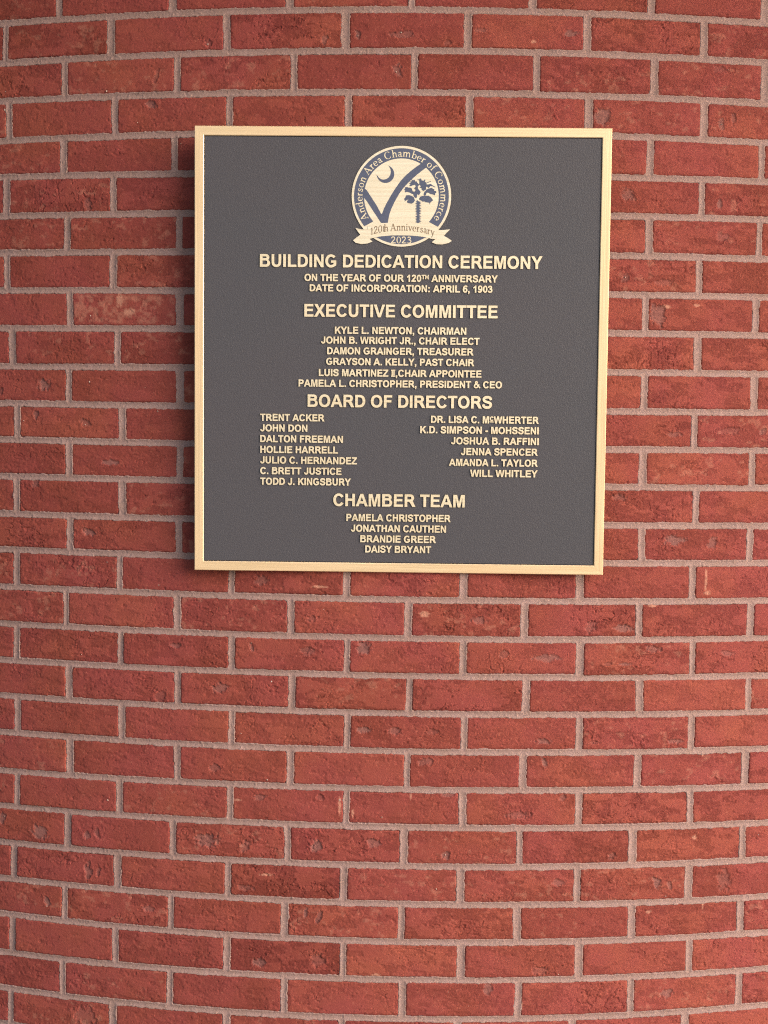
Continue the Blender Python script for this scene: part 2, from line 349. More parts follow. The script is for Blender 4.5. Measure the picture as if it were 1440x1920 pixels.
def head_row(r):
    """{k: (s, lean, half width)} of the head joints in course r"""
    meas = HEAD.get(r, {})
    off = 0.0 if r % 2 else .5
    out = {}
    dev = {k: v - (k * BRICK_L - PHASE) for k, v in meas.items()}
    ks = sorted(dev)
    rr = np.random.RandomState(1000 + r)
    for i in range(K0, K1 + 1):
        k = i + off
        if ks:
            d = np.interp(k, ks, [dev[q] for q in ks])
            if k not in dev: d += rr.uniform(-.0015, .0015)
        else:
            d = rr.uniform(-.004, .004)
        out[k] = (k * BRICK_L - PHASE + d, rr.uniform(-.02, .02), .00575 + rr.uniform(-.0010, .0012))
    return out
ROWS = {r: head_row(r) for r in range(ROW0, ROW1 + 1)}
HB = .0052                           # half height of a bed joint

def to_xyz(s, z, h):
    th = s / WALL_R
    R = WALL_R + h
    return np.stack([R * np.sin(th), -R * np.cos(th), z + Z0], -1)

def in_view(s0, s1, z0, z1):
    return s1 > -.82 and s0 < .82 and z1 > -1.98 and z0 < .14

CH = np.array(CHIPS)
SPL = np.array(SPLASH)

def brick_patch(r, k, seed):
    hr = ROWS[r]
    (sl_, tl, wl), (sr_, tr, wr) = hr[k], hr[k + 1]
    zc = float((bed_z(r - 1, (sl_ + sr_) / 2) + bed_z(r, (sl_ + sr_) / 2)) / 2)
    L_ = sr_ - sl_ - wl - wr
    dense = in_view(sl_, sr_, zc - .04, zc + .04)
    st = .00125 if dense else .0042
    M = .0028
    nu, nv = int((L_ + 2 * M) / st) + 1, int((COURSE - 2 * HB + 2 * M) / st) + 1
    a = np.linspace(-M, L_ + M, nu)[None, :].repeat(nv, 0)
    s = sl_ + wl + a
    zt = bed_z(r - 1, s) - HB; zb = bed_z(r, s) + HB
    rr = np.random.RandomState(seed)
    zt = zt + rr.uniform(-.0007, .0007) + rr.uniform(-.006, .006) * (s - (sl_ + sr_) / 2)
    zb = zb + rr.uniform(-.0007, .0007) + rr.uniform(-.006, .006) * (s - (sl_ + sr_) / 2)
    v = np.linspace(0, 1, nv)[:, None].repeat(nu, 1)
    z = (zb - M) + v * (zt - zb + 2 * M)
    lean = tl * (1 - a / L_) + tr * (a / L_)
    s = s + lean * (z - zc)
    ox, oy = rr.uniform(0, 200, 2)
    x, y = s * 1000 + ox, z * 1000 + oy            # millimetres
    # distance to the brick's own ragged edge
    e = np.minimum(np.minimum(a, L_ - a), np.minimum(zt - z, z - zb)) * 1000
    e = e - .6 * (vnoise(x / 7, y / 7, 11) + .25) - .45 * vnoise(x / 2.8, y / 2.8, 12)
    corner = np.minimum(a, L_ - a) * 1000 + np.minimum(zt - z, z - zb) * 1000
    e = np.minimum(e, (corner - rr.uniform(1.5, 4)) * .75)
    smooth = rr.uniform(0, 1)
    # skin that stands a little proud, torn off in places
    pn = fbm(x / 34, y / 15, 21, 4, .62) + .22 * fbm(x / 4, y / 4, 31, 2)
    ed = sstep(0, 9, e)
    plate = sstep(-.10, .10, pn * .75 + .22 * ed - .16 + .20 * (smooth - .5))
    h = .60 * plate
    h = h + 1.1 * fbm(x / 60, y / 40, 41, 2)
    h = h + (.16 + .30 * (1 - plate)) * fbm(x / 9, y / 6.5, 51, 3, .5)
    # wrinkles dragged along the face
    ani = rr.uniform(.6, 1.6)
    wr_ = fbm(x / (13 * ani) + .8 * vnoise(x / 20, y / 20, 63), y / (9 / ani), 61, 2)
    act = float(np.clip(rr.uniform(.05, 1.0) ** 1.3 + (.30 if sl_ > .12 else (.0 if sl_ > -.35 else -.2)), .05, 1.1))          # how scored this brick is
    amp = sstep(-.1, .5, vnoise(x / 45, y / 40, 66)) * (.5 + .7 * act)
    h = h - amp * 1.7 * np.exp(-(wr_ / .04) ** 2)
    h = h + amp * .9 * np.exp(-((wr_ - .11) / .05) ** 2)
    # fine crumbly creases where the skin is off, and along the arrises
    cr_ = fbm(x / 5.2, y / 4.6, 161, 2, .6)
    rough_ = np.clip(1.05 - plate + .8 * sstep(8, 1, e), 0, 1) * sstep(-.5, .3, vnoise(x / 30, y / 22, 165))
    h = h - rough_ * (.10 + .80 * act) * np.exp(-(cr_ / .10) ** 2)
    drag = rr.uniform(0, 1)
    sk = rr.uniform(-.35, .35)
    h = h + drag * .30 * fbm((x + sk * y) / 16, (y + sk * x) / 2.0, 171, 2, .6) * sstep(-.4, .3, vnoise(x / 40, y / 25, 175))
    # measured dents and grey scars
    chip = np.zeros_like(h)
    sc, zc_ = s, z
    near = (np.abs(CH[:, 1] - zc) < .05) & (CH[:, 0] > sl_ - .03) & (CH[:, 0] < sr_ + .03)
    for ci, (cs, cz, cw, chh) in zip(np.nonzero(near)[0], CH[near]):
        ang = ((ci * 37) % 21 - 10) * .03
        du = ((s - cs) + ang * (z - cz)) / cw; dv = (z - cz) / chh
        q = np.sqrt(du ** 2 + dv ** 2) + .30 * vnoise(x / 5, y / 5, 71) + .22 * vnoise(x / 1.9, y / 1.9, 72)
        mk = 1 - sstep(.60, 1.04, q)
        deep = 1.2 + .8 * ((ci * 13) % 7) / 7
        h = h - deep * mk + .5 * np.exp(-((q - 1.05) / .16) ** 2)
        chip = np.maximum(chip, mk * (.18 + .55 * ((ci * 29) % 11) / 11))
    # random little pits
    pit = vnoise(x / 3.6, y / 3.1, 81)
    h = h - 1.1 * sstep(.76, .92, pit) * (1 - .5 * plate)
    # edges turn away into the joint
    drop = np.where(e < 2.2, -.28 * (2.2 - np.clip(e, 0, 2.2)) ** 2, 0) + np.where(e < 0, 3.2 * e, 0)
    h = h * sstep(-1.0, 2.5, e) + np.clip(drop, -14, 0)
    h = h + rr.uniform(-.5, .9) + rr.uniform(-.004, .004) * (a - L_ / 2) * 1000
    pale_mask = np.zeros_like(h)  # pale base colour: bleached clay and whitish splashes
    if r == 8 and k == .5:             # the one bleached brick beside the plaque
        pale_mask = .28 * sstep(-.25, .45, fbm(x / 9, y / 9, 91, 3, .6)) * sstep(0, 6, e)
    elif rr.uniform() < .3:
        pale_mask = .18 * sstep(.25, .6, fbm(x / 14, y / 11, 92, 3, .6))
    for ss_, sz_, sw_, sh_ in SPL[(np.abs(SPL[:, 1] - zc) < .07) & (SPL[:, 0] > sl_ - .03) & (SPL[:, 0] < sr_ + .03)]:
        q = np.sqrt(((s - ss_) / sw_) ** 2 + ((z - sz_) / sh_) ** 2) + .35 * vnoise(x / 2.5, y / 2.5, 301)
        pale_mask = np.maximum(pale_mask, .62 * (1 - sstep(.5, 1.1, q)))
    tone = np.full_like(h, rr.uniform(0, 1))
    tone = np.clip(tone + .35 * fbm(x / 70, y / 40, 95, 2), 0, 1)
    at = np.stack([tone, np.clip(1 - (1 - plate) * (.30 + .70 * act), 0, 1), chip, pale_mask], -1)
    return to_xyz(s, z, h * .001), at, nu, nv

wall = empty('brick_wall')
tag(wall, 'curved red brick wall in running bond with raked pinkish grey mortar, behind the plaque', 'wall', kind='thing')

cos, ats, qs, base = [], [], [], 0
seed = 1
for r in range(ROW0, ROW1 + 1):
    for k in sorted(ROWS[r])[:-1]:
        seed += 1
        co, at, nu, nv = brick_patch(r, k, seed)
        i = np.arange(nv - 1)[:, None] * nu + np.arange(nu - 1)[None, :]
        qs.append((np.stack([i, i + 1, i + nu + 1, i + nu], -1).reshape(-1, 4)) + base)
        cos.append(co.reshape(-1, 3)); ats.append(at.reshape(-1, 4))
        base += nu * nv
mesh_np('bricks', np.concatenate(cos), np.concatenate(qs), BRICK, wall, np.concatenate(ats))

# ------------------------------------------------------------------ mortar: one sheet of joints, open where it lies deep under a brick
def mortar_sheet():
    smin = ROWS[0][min(ROWS[0])][0] + .02; smax = ROWS[0][max(ROWS[0])][0] - .12
    def axis(lo, hi, a, b, fine, coarse):
        return np.concatenate([np.arange(lo, a, coarse), np.arange(a, b, fine), np.arange(b, hi, coarse)])
    S = axis(smin, smax, -.80, .80, .0013, .0046)
    Zs = axis(float(bed_z(ROW1, 0)) - .004, float(bed_z(ROW0 - 1, 0)) + .004, -1.94, .12, .0013, .0046)
    s, z = np.meshgrid(S, Zs)
    x, y = s * 1000, z * 1000
    d = np.full(s.shape, -99.0)             # mm inside the joint (+) or under the brick (-)
    half = np.full(s.shape, 6.0)
    for j in range(ROW0 - 1, ROW1 + 1):
        dj = (HB - np.abs(z - bed_z(j, s))) * 1000
        d = np.maximum(d, dj)
    for r in range(ROW0, ROW1 + 1):
        zt, zb = bed_z(r - 1, s), bed_z(r, s)
        mrow = (z <= zt) & (z > zb)
        rows_i = np.nonzero(mrow.any(1))[0]
        if not len(rows_i): continue
        lo, hi = rows_i[0], rows_i[-1] + 1
        zz, ss, mm = z[lo:hi], s[lo:hi], mrow[lo:hi]
        zc = ((zt + zb) / 2)[lo:hi]
        best = np.full(ss.shape, -99.0)
        for k, (sk, tk, wk) in ROWS[r].items():
            i0, i1 = np.searchsorted(S, [sk - .03, sk + .03])
            if i1 <= i0: continue
            q = (wk - np.abs(ss[:, i0:i1] - sk - tk * (zz[:, i0:i1] - zc[:, i0:i1]))) * 1000
            best[:, i0:i1] = np.maximum(best[:, i0:i1], q)
        d[lo:hi] = np.where(mm, np.maximum(d[lo:hi], best), d[lo:hi])
    rag = .3 + .65 * vnoise(x / 9.5, y / 9.5, 201) + .75 * vnoise(x / 3.8, y / 3.8, 202) + .35 * vnoise(x / 1.9, y / 1.9, 204)
    smear = np.clip(vnoise(x / 26, y / 14, 203) - .45, 0, 1) * 2.6
    dd = d + rag + smear
    # tooled concave joint with a crumbly lip
    t = np.clip(d / 5.6, 0, 1)
    h = -.30 - 1.05 * np.sin(t * np.pi / 2) ** 1.0
    h = h + .22 * np.exp(-((d - .5) / 1.1) ** 2) * (1 + vnoise(x / 4, y / 4, 205))
    h = h + .24 * fbm(x / 12, y / 8, 211, 3, .5) + .10 * vnoise(x / 2.0, y / 2.0, 215)
    gritn = vnoise(x / 3.3, y / 3.3, 221)
    h = h + .8 * sstep(.66, .9, gritn)
    h = h - .5 * sstep(.76, .92, vnoise(x / 4.1, y / 4.1, 225))
    h = h + np.where(d < .6, np.clip(.6 - d, 0, 2) * .35, 0)
    h = np.where(dd < 0, h + dd * 2.4, h)
    h = np.clip(h, -16, 2.0)
    co = to_xyz(s, z, h * .001)
    nv, nu = s.shape
    keep = dd > -3.4
    q = keep[:-1, :-1] | keep[1:, :-1] | keep[:-1, 1:] | keep[1:, 1:]
    iv, iu = np.nonzero(q)
    i = iv * nu + iu
    quads = np.stack([i, i + 1, i + nu + 1, i + nu], -1)
    used = np.zeros(nu * nv, bool); used[quads.ravel()] = True
    remap = np.cumsum(used) - 1
    return co.reshape(-1, 3)[used], remap[quads]
mesh_np('mortar_joints', *mortar_sheet(), MORTAR, wall)

# a dark, solid core closes the wall behind its open joints
n = 64
lo_t, hi_t = (ROWS[0][min(ROWS[0])][0] + .02) / WALL_R, (ROWS[0][max(ROWS[0])][0] - .12) / WALL_R
vs, fs = [], []
for i in range(n + 1):
    th = lo_t + (hi_t - lo_t) * i / n
    for R_, z_ in ((WALL_R - .017, 0), (WALL_R - .017, Z0 + .39), (WALL_R - .11, Z0 + .39), (WALL_R - .11, 0)):
        vs.append((R_ * math.sin(th), -R_ * math.cos(th), z_))
for i in range(n):
    for q in range(4):
        a, b = i * 4 + q, i * 4 + (q + 1) % 4
        fs.append((a, b, b + 4, a + 4))
fs += [(0, 1, 2, 3), tuple(n * 4 + q for q in (3, 2, 1, 0))]
mesh_py('backing', vs, fs, [MORTAR], wall)

# light pebbles of the clay and mortar showing at the face
vs, fs = [], []
for i, (s, z) in enumerate(SPECKS):
    rr = random.Random(i)
    r1 = .0007 + .0010 * rr.random() ** 2; r2 = r1 * rr.uniform(.7, 1.3)
    c = to_xyz(np.array(s), np.array(z), .0004)
    th = s / WALL_R
    ex = np.array([math.cos(th), math.sin(th), 0]); en = np.array([math.sin(th), -math.cos(th), 0]); ez = np.array([0, 0, 1.0])
    b = len(vs)
    for la in range(5):
        for lo in range(8):
            p = math.pi * (la + .5) / 5; q = 2 * math.pi * lo / 8
            j = rr.uniform(.8, 1.15)
            vs.append(tuple(c + ex * r1 * j * math.sin(p) * math.cos(q) + en * .0009 * math.sin(p) * math.sin(q) + ez * r2 * j * math.cos(p)))
    for la in range(4):
        for lo in range(8):
            fs.append((b + la * 8 + lo, b + la * 8 + (lo + 1) % 8, b + la * 8 + 8 + (lo + 1) % 8, b + la * 8 + 8 + lo))
    fs += [tuple(b + q for q in range(7, -1, -1)), tuple(b + 32 + q for q in range(8))]
tag(mesh_py('pale_grit', vs, fs, [GRIT], wall, smooth=True), kind='stuff')

# ------------------------------------------------------------------ the plaque
plaque = empty('dedication_plaque')
pm = Matrix((Vector(PLAQUE['x']), Vector(PLAQUE['u']), -Vector(PLAQUE['f']))).transposed().to_4x4()
pm.translation = Vector(PLAQUE['c']) + Vector((0, 0, Z0))
plaque.matrix_world = pm
tag(plaque, 'dark grey plaque with gold border, raised gold lettering and round emblem on brick wall', 'plaque')
# local frame: x right, y up, z out of the wall; z = 0 is the top of border and letters
W2, H2 = PLAQUE['w'] / 2, PLAQUE['h'] / 2
IW, IH = .3339, .3594
ZP = -.0024                            # the painted background
# back plate
zb = -.0068
vs = []
for z_, ins in ((zb, 0.0012), (-.0035, 0.0)):
    vs += [(-W2 + ins, -H2 + ins, z_), (W2 - ins, -H2 + ins, z_), (W2 - ins, H2 - ins, z_), (-W2 + ins, H2 - ins, z_)]
vs += [(-IW - .004, -IH - .004, -.0035), (IW + .004, -IH - .004, -.0035), (IW + .004, IH + .004, -.0035), (-IW - .004, IH + .004, -.0035)]
vs += [(-IW - .004, -IH - .004, ZP), (IW + .004, -IH - .004, ZP), (IW + .004, IH + .004, ZP), (-IW - .004, IH + .004, ZP)]
fs = [(3, 2, 1, 0)] + [(i, (i + 1) % 4, 4 + (i + 1) % 4, 4 + i) for i in range(4)]
fs += [(4 + i, 4 + (i + 1) % 4, 8 + (i + 1) % 4, 8 + i) for i in range(4)] + [(8 + i, 8 + (i + 1) % 4, 12 + (i + 1) % 4, 12 + i) for i in range(4)] + [(12, 13, 14, 15)]
mesh_py('back_plate', vs, fs, [EDGE, PANEL], plaque, [0] * (len(fs) - 1) + [1])
# raised border: bevelled outside, sloped dark-painted inside
loops = [(W2, H2, -.0034), (W2, H2, -.0009), (W2 - .0009, H2 - .0009, 0), (IW + .0012, IH + .0012, 0), (IW, IH, -.0006), (IW - .0013, IH - .0013, ZP - .0002)]
vs = [p for (w, h, z_) in loops for p in ((-w, -h, z_), (w, -h, z_), (w, h, z_), (-w, h, z_))]
fs, ix = [], []
for l in range(len(loops) - 1):
    for i in range(4):
        fs.append((l * 4 + i, l * 4 + (i + 1) % 4, l * 4 + 4 + (i + 1) % 4, l * 4 + 4 + i))
        ix.append(2 if l == 4 else (0 if i % 2 == 0 else 1))
mesh_py('border', vs, fs, [BRONZE_H, BRONZE_V, DARK], plaque, ix)

# ------------------------------------------------------------------ lettering: glyph outlines drawn by hand, 1000 units to the em
def arc(cx, cy, rx, ry, a0, a1, n=14, p=2.0):
    out = []
    for i in range(n + 1):
        a = math.radians(a0 + (a1 - a0) * i / n)
        c, s = math.cos(a), math.sin(a)
        out.append((cx + rx * math.copysign(abs(c) ** (2 / p), c), cy + ry * math.copysign(abs(s) ** (2 / p), s)))
    return out
def rect(x0, y0, x1, y1): return ([(x0, y0), (x1, y0), (x1, y1), (x0, y1)], [])
def ringp(cx, cy, rx, ry, ix, iy, n=28, p=2.15): return (arc(cx, cy, rx, ry, 0, 360, n, p)[:-1], [arc(cx, cy, ix, iy, 0, 360, n, p)[:-1]])
def stroke(pts, w, n=5):
    P = [np.array(p, float) for p in pts]
    P = [2 * P[0] - P[1]] + P + [2 * P[-1] - P[-2]]
    q = []
    for i in range(1, len(P) - 2):
        for j in range(n):
            t = j / n
            q.append(.5 * (2 * P[i] + (P[i + 1] - P[i - 1]) * t + (2 * P[i - 1] - 5 * P[i] + 4 * P[i + 1] - P[i + 2]) * t * t + (3 * P[i] - P[i - 1] - 3 * P[i + 1] + P[i + 2]) * t ** 3))
    q.append(P[-2])
    q = np.array(q)
    d = np.gradient(q, axis=0); d /= np.linalg.norm(d, axis=1)[:, None]
    nn = np.stack([-d[:, 1], d[:, 0]], -1)
    w = np.interp(np.linspace(0, 1, len(q)), np.linspace(0, 1, len(w)), w) if isinstance(w, (list, tuple)) else np.full(len(q), w)
    return ([tuple(p) for p in q + nn * w[:, None] / 2] + [tuple(p) for p in (q - nn * w[:, None] / 2)[::-1]], [])
def sarc(cx, cy, rx, ry, ix, iy, a0, a1): return (arc(cx, cy, rx, ry, a0, a1, 30, 2.1) + arc(cx, cy, ix, iy, a1, a0, 30, 2.1), [])

def rot180(pieces, cx, cy):
    f = lambda pts: [(2 * cx - x, 2 * cy - y) for x, y in pts]
    return [(f(o), [f(h) for h in hs]) for o, hs in pieces]
SIX = [ringp(283, 236, 238, 248, 104, 135), stroke([(478, 560), (425, 640), (315, 662), (195, 610), (118, 470), (106, 260)], 128)]
G = {
 'A': (722, [([(0, 0), (153, 0), (213, 163), (503, 163), (567, 0), (722, 0), (436, 716), (283, 716)], [[(258, 284), (459, 284), (357, 560)]])]),
 'B': (722, [([(73, 0), (73, 716), (420, 716)] + arc(440, 535, 195, 181, 84, -48, 12) + arc(455, 203, 225, 203, 58, -90, 14), [[(218, 597), (390, 597)] + arc(405, 541, 85, 56, 80, -90, 8) + [(218, 485)], [(218, 364), (410, 364)] + arc(425, 242, 107, 122, 80, -90, 8) + [(218, 120)]])]),
 'C': (722, [sarc(378, 358, 332, 370, 182, 247, 33, 327)]),
 'D': (722, [([(73, 0), (73, 716), (335, 716)] + arc(345, 358, 338, 358, 86, -90, 20, 2.15), [[(218, 595), (310, 595)] + arc(320, 358, 212, 237, 86, -90, 16, 2.15) + [(218, 121)]])]),
 'E': (667, [([(73, 0), (73, 716), (604, 716), (604, 595), (218, 595), (218, 437), (577, 437), (577, 316), (218, 316), (218, 121), (617, 121), (617, 0)], [])]),
 'F': (611, [([(74, 0), (74, 716), (565, 716), (565, 595), (219, 595), (219, 426), (517, 426), (517, 305), (219, 305), (219, 0)], [])]),
 'G': (778, [(arc(388, 358, 345, 370, 42, 312, 32, 2.1) + [(700, 105), (700, 382), (390, 382), (390, 262), (552, 262), (552, 172)] + arc(388, 358, 193, 247, 305, 42, 24, 2.1), [])]),
 'H': (722, [([(73, 0), (73, 716), (218, 716), (218, 434), (501, 434), (501, 716), (646, 716), (646, 0), (501, 0), (501, 313), (218, 313), (218, 0)], [])]),
 'I': (278, [rect(67, 0, 213, 716)]),
 'J': (556, [([(340, 716), (485, 716), (485, 240)] + arc(255, 232, 230, 244, 0, -172, 16) + [(162, 215)] + arc(252, 228, 90, 118, 195, 360, 12), [])]),
 'K': (722, [([(74, 0), (74, 716), (219, 716), (219, 398), (511, 716), (706, 716), (436, 437), (721, 0), (534, 0), (336, 335), (219, 215), (219, 0)], [])]),
 'L': (611, [([(76, 0), (76, 714), (221, 714), (221, 121), (583, 121), (583, 0)], [])]),
 'M': (833, [([(71, 0), (71, 716), (287, 716), (417, 228), (546, 716), (763, 716), (763, 0), (629, 0), (629, 563), (487, 0), (348, 0), (205, 563), (205, 0)], [])]),
 'N': (722, [([(74, 0), (74, 716), (215, 716), (508, 238), (508, 716), (642, 716), (642, 0), (497, 0), (208, 467), (208, 0)], [])]),
 'O': (778, [ringp(389, 358, 346, 371, 196, 248)]),
 'P': (667, [([(73, 0), (73, 716), (380, 716)] + arc(398, 495, 226, 221, 86, -90, 16) + [(218, 274), (218, 0)], [[(218, 595), (360, 595)] + arc(372, 495, 102, 100, 80, -90, 10) + [(218, 395)]])]),
 'R': (722, [([(73, 0), (73, 716), (420, 716)] + arc(432, 517, 204, 199, 86, -58, 14) + [(600, 235), (718, 0), (545, 0), (432, 190), (375, 270), (312, 299), (218, 299), (218, 0)], [[(218, 595), (405, 595)] + arc(412, 507, 74, 88, 80, -90, 10) + [(218, 419)]])]),
 'S': (667, [stroke([(560, 505), (528, 600), (440, 655), (325, 662), (200, 638), (128, 560), (140, 470), (230, 410), (335, 375), (460, 335), (545, 265), (545, 165), (460, 80), (335, 57), (205, 75), (125, 140), (98, 232)], 137)]),
 'T': (611, [([(233, 0), (233, 595), (21, 595), (21, 716), (590, 716), (590, 595), (378, 595), (378, 0)], [])]),
 'U': (722, [([(72, 716), (72, 285)] + arc(359, 280, 287, 292, 180, 360, 22, 2.2) + [(646, 716), (501, 716), (501, 300)] + arc(359, 282, 142, 170, 0, -180, 18, 2.2) + [(217, 716)], [])]),
 'V': (667, [([(256, 0), (0, 716), (157, 716), (338, 186), (514, 716), (668, 716), (411, 0)], [])]),
 'W': (944, [([(174, 0), (3, 716), (151, 716), (259, 224), (390, 716), (562, 716), (688, 216), (798, 716), (944, 716), (770, 0), (617, 0), (474, 535), (332, 0)], [])]),
 'X': (667, [([(0, 0), (245, 374), (23, 716), (192, 716), (336, 486), (477, 716), (645, 716), (422, 369), (667, 0), (493, 0), (334, 248), (174, 0)], [])]),
 'Y': (667, [([(260, 0), (260, 302), (-2, 716), (167, 716), (335, 433), (501, 716), (666, 716), (404, 301), (404, 0)], [])]),
 'Z': (611, [([(13, 0), (13, 131), (387, 595), (55, 595), (55, 716), (574, 716), (574, 604), (183, 121), (589, 121), (589, 0)], [])]),
 '0': (556, [ringp(278, 358, 240, 364, 102, 248)]),
 '1': (556, [([(393, 0), (256, 0), (256, 517), (175, 455), (84, 420), (84, 545), (190, 605), (282, 719), (393, 719)], [])]),
 '2': (556, [stroke([(105, 505), (130, 600), (200, 655), (290, 660), (395, 630), (438, 545), (410, 455), (320, 345), (200, 220), (112, 70)], 132), rect(28, 0, 506, 127)]),
 '3': (556, [stroke([(98, 520), (140, 620), (260, 660), (372, 635), (412, 545), (375, 440), (235, 392)], 126), stroke([(235, 396), (400, 350), (447, 215), (395, 95), (270, 55), (145, 85), (92, 195)], 130)]),
 '6': (556, SIX), '9': (556, rot180(SIX, 278, 358)),
 '.': (278, [rect(71, 0, 209, 137)]), ':': (333, [rect(98, 0, 236, 137), rect(98, 380, 236, 517)]),
 ',': (278, [([(66, 137), (66, 0), (134, 0), (128, -55), (65, -105), (95, -162), (170, -115), (205, -30), (209, 137)], [])]),
 '-': (333, [rect(56, 190, 322, 328)]),
 '&': (722, [stroke([(700, 15), (450, 280), (235, 505)], 112), stroke([(245, 470), (190, 575), (265, 668), (375, 632), (390, 550), (315, 455)], 108), stroke([(330, 470), (165, 365), (85, 240), (100, 125), (190, 58), (310, 55), (440, 120), (540, 270), (575, 390)], 112)]),
 '~': (470, [rect(20, 0, 450, 92), rect(20, 624, 450, 716), rect(85, 90, 195, 626), rect(275, 90, 385, 626)]),
 ' ': (278, []),
}

def piece_faces(out, hole_list, place, z_top, z_base, skirt, vs, fs, ix, top_mat=0, side_mat=1, dz=0.0, grow=0.0):
    """front face with holes plus drafted side walls"""
    polys = [out] + list(hole_list)
    area = lambda p: sum(p[i][0] * p[(i + 1) % len(p)][1] - p[(i + 1) % len(p)][0] * p[i][1] for i in range(len(p)))
    polys = [p if (area(p) > 0) == (i == 0) else p[::-1] for i, p in enumerate(polys)]
    flat = []
    for p in polys:
        q = [place(*v) for v in p]
        if grow:
            g = []
            for i in range(len(q)):
                (x0, y0), (x1, y1), (x2, y2) = q[i - 1], q[i], q[(i + 1) % len(q)]
                n1 = Vector((y1 - y0, x0 - x1)); n2 = Vector((y2 - y1, x1 - x2))
                if n1.length > 1e-9: n1.normalize()
                if n2.length > 1e-9: n2.normalize()
                nn = (n1 + n2) / max(.5, 1 + n1.dot(n2))
                g.append((x1 + nn.x * grow, y1 + nn.y * grow))
            q = g
        flat.append(q)
    base = len(vs)
    for q in flat:
        vs.extend((x, y, z_top + dz) for x, y in q)
    for tri in tessellate_polygon([[Vector((x, y, 0)) for x, y in q] for q in flat]):
        a, b, c = (vs[base + t] for t in tri)
        if (b[0] - a[0]) * (c[1] - a[1]) - (b[1] - a[1]) * (c[0] - a[0]) < 0: tri = tri[::-1]
        fs.append(tuple(base + t for t in tri)); ix.append(top_mat)
    st = base
    for q in flat:
        m_ = len(q); b2 = len(vs)
        for i in range(m_):
            (x0, y0), (x1, y1), (x2, y2) = q[i - 1], q[i], q[(i + 1) % m_]
            n1 = Vector((y1 - y0, x0 - x1)); n2 = Vector((y2 - y1, x1 - x2))
            nn = (n1.normalized() if n1.length > 1e-9 else n1) + (n2.normalized() if n2.length > 1e-9 else n2)
            if nn.length < 1e-6: nn = n1
            nn.normalize()
            vs.append((x1 + nn.x * skirt, y1 + nn.y * skirt, z_base))
        for i in range(m_):
            j = (i + 1) % m_
            fs.append((st + i, b2 + i, b2 + j, st + j)); ix.append(side_mat)
        st += m_

def layout(txt):
    """(glyph, x, y, scale) list and total advance; ^..^ is superscript, ` the small underlined c"""
    x, out, sup = 0.0, [], False
    for ch in txt:
        if ch == '^': sup = not sup; continue
        if ch == '`':
            out.append(('C', x + 10, 250, .62)); out.append(('_', x, 0, 1.0)); x += 470; continue
        k = .62 if sup else 1.0
        out.append((ch, x, 275 if sup else 0, k))
        x += G[ch][0] * k
    return out, x

for txt, x0, x1, yb, cap in TEXT:
    items, adv = layout(txt)
    def bounds(it):
        ch, x, y, k = it
        xs = [p[0] for o, _ in G[ch][1] for p in o]
        return x + min(xs) * k, x + max(xs) * k
    first = bounds(items[0])[0]; last = bounds(items[-1])[1]
    sx = (x1 - x0) / (last - first); sy = cap / 722.0
    big = cap > .015
    vs, fs, ix = [], [], []
    c = 0
    for ch, gx, gy, k in items:
        pieces = [rect(20, 110, 440, 180)] if ch == '_' else G[ch][1]
        for o, hs in pieces:
            c += 1
            piece_faces(o, hs, lambda px, py: (x0 + (gx + px * k - first) * sx, yb + (gy + py * k) * sy), -.0006, ZP - .0003,   .00065 if big else .00055, vs, fs, ix, dz=.00003 * (c % 3), grow=.00028 if big else .00024)
    mesh_py('heading' if big else 'text_line', vs, fs, [LETTER, DARK], plaque, ix)

# ------------------------------------------------------------------ the emblem
EX, EY, ER = -.0012, .2605, .0836
def P(x, y):
    """zoomed-photo units of the emblem -> plaque metres"""
    return (EX + (x - 705) / 583 * ER, EY - (y - 707) / 590 * ER)
def UP(x, y): return (EX + x * ER, EY + y * ER)
def shape(name, pieces, place, zt, zb_, mats, parent, skirt=0.0, label=None, step=.00004):
    vs, fs, ix = [], [], []
    for i, (o, hs) in enumerate(pieces):
        piece_faces(o, hs, place, zt, zb_, skirt, vs, fs, ix, side_mat=len(mats) - 1, dz=step * (i % 3))
    ob = mesh_py(name, vs, fs, mats, parent, ix)
    if label: ob['label'] = label
    return ob
ZE = -.0010
emblem = shape('emblem', [(arc(0, 0, 1, 1, 0, 360, 96)[:-1], [])], UP, ZE, ZP - .0003, [EMBLEM, DARK], plaque, .0007, 'round pale gold emblem with blue ring, check mark and palm')
# blue ring, cut by the ribbon
ring = sarc(0, 0, .952, .952, .752, .752, 219, -39)
ring = (arc(0, 0, .952, .952, 219, -39, 90) + arc(0, 0, .752, .752, -42, 222, 80), [])
ZI = ZE + .00018
shape('ring_band', [ring], UP, ZI, ZE - .0002, [BLUE], emblem)
low = arc(0, 0, .952, .952, 237.5, 302.5, 24)
bot = (low + [P(*p) and ((p[0] - 705) / 583, -(p[1] - 707) / 590) for p in ((1010, 1186), (930, 1176), (820, 1168), (705, 1166), (590, 1168), (490, 1176), (405, 1190))], [])
shape('lower_band', [bot], UP, ZI, ZE - .0002, [BLUE], emblem)
chk = [(268, 612), (300, 640), (350, 715), (420, 822), (472, 918), (484, 905), (505, 845), (545, 765), (590, 685), (640, 605), (700, 520), (760, 455), (830, 395), (890, 350), (945, 312),
       (1000, 362), (930, 415), (870, 465), (800, 530), (735, 600), (680, 675), (630, 765), (590, 850), (565, 925), (548, 1020), (470, 1020), (420, 945), (350, 840), (300, 765), (266, 725)]
shape('check_mark', [(chk, [])], P, ZI + .00008, ZE - .0002, [BLUE], emblem)
cr = arc(518, 450, 101, 101, -62, 176, 26) + arc(496, 428, 84, 90, 152, -42, 22)
cr = [(x, y) for x, y in arc(516, 448, 103, 104, -74, 176, 30)] + [(x, y) for x, y in arc(494, 420, 84, 92, 150, -52, 24)]
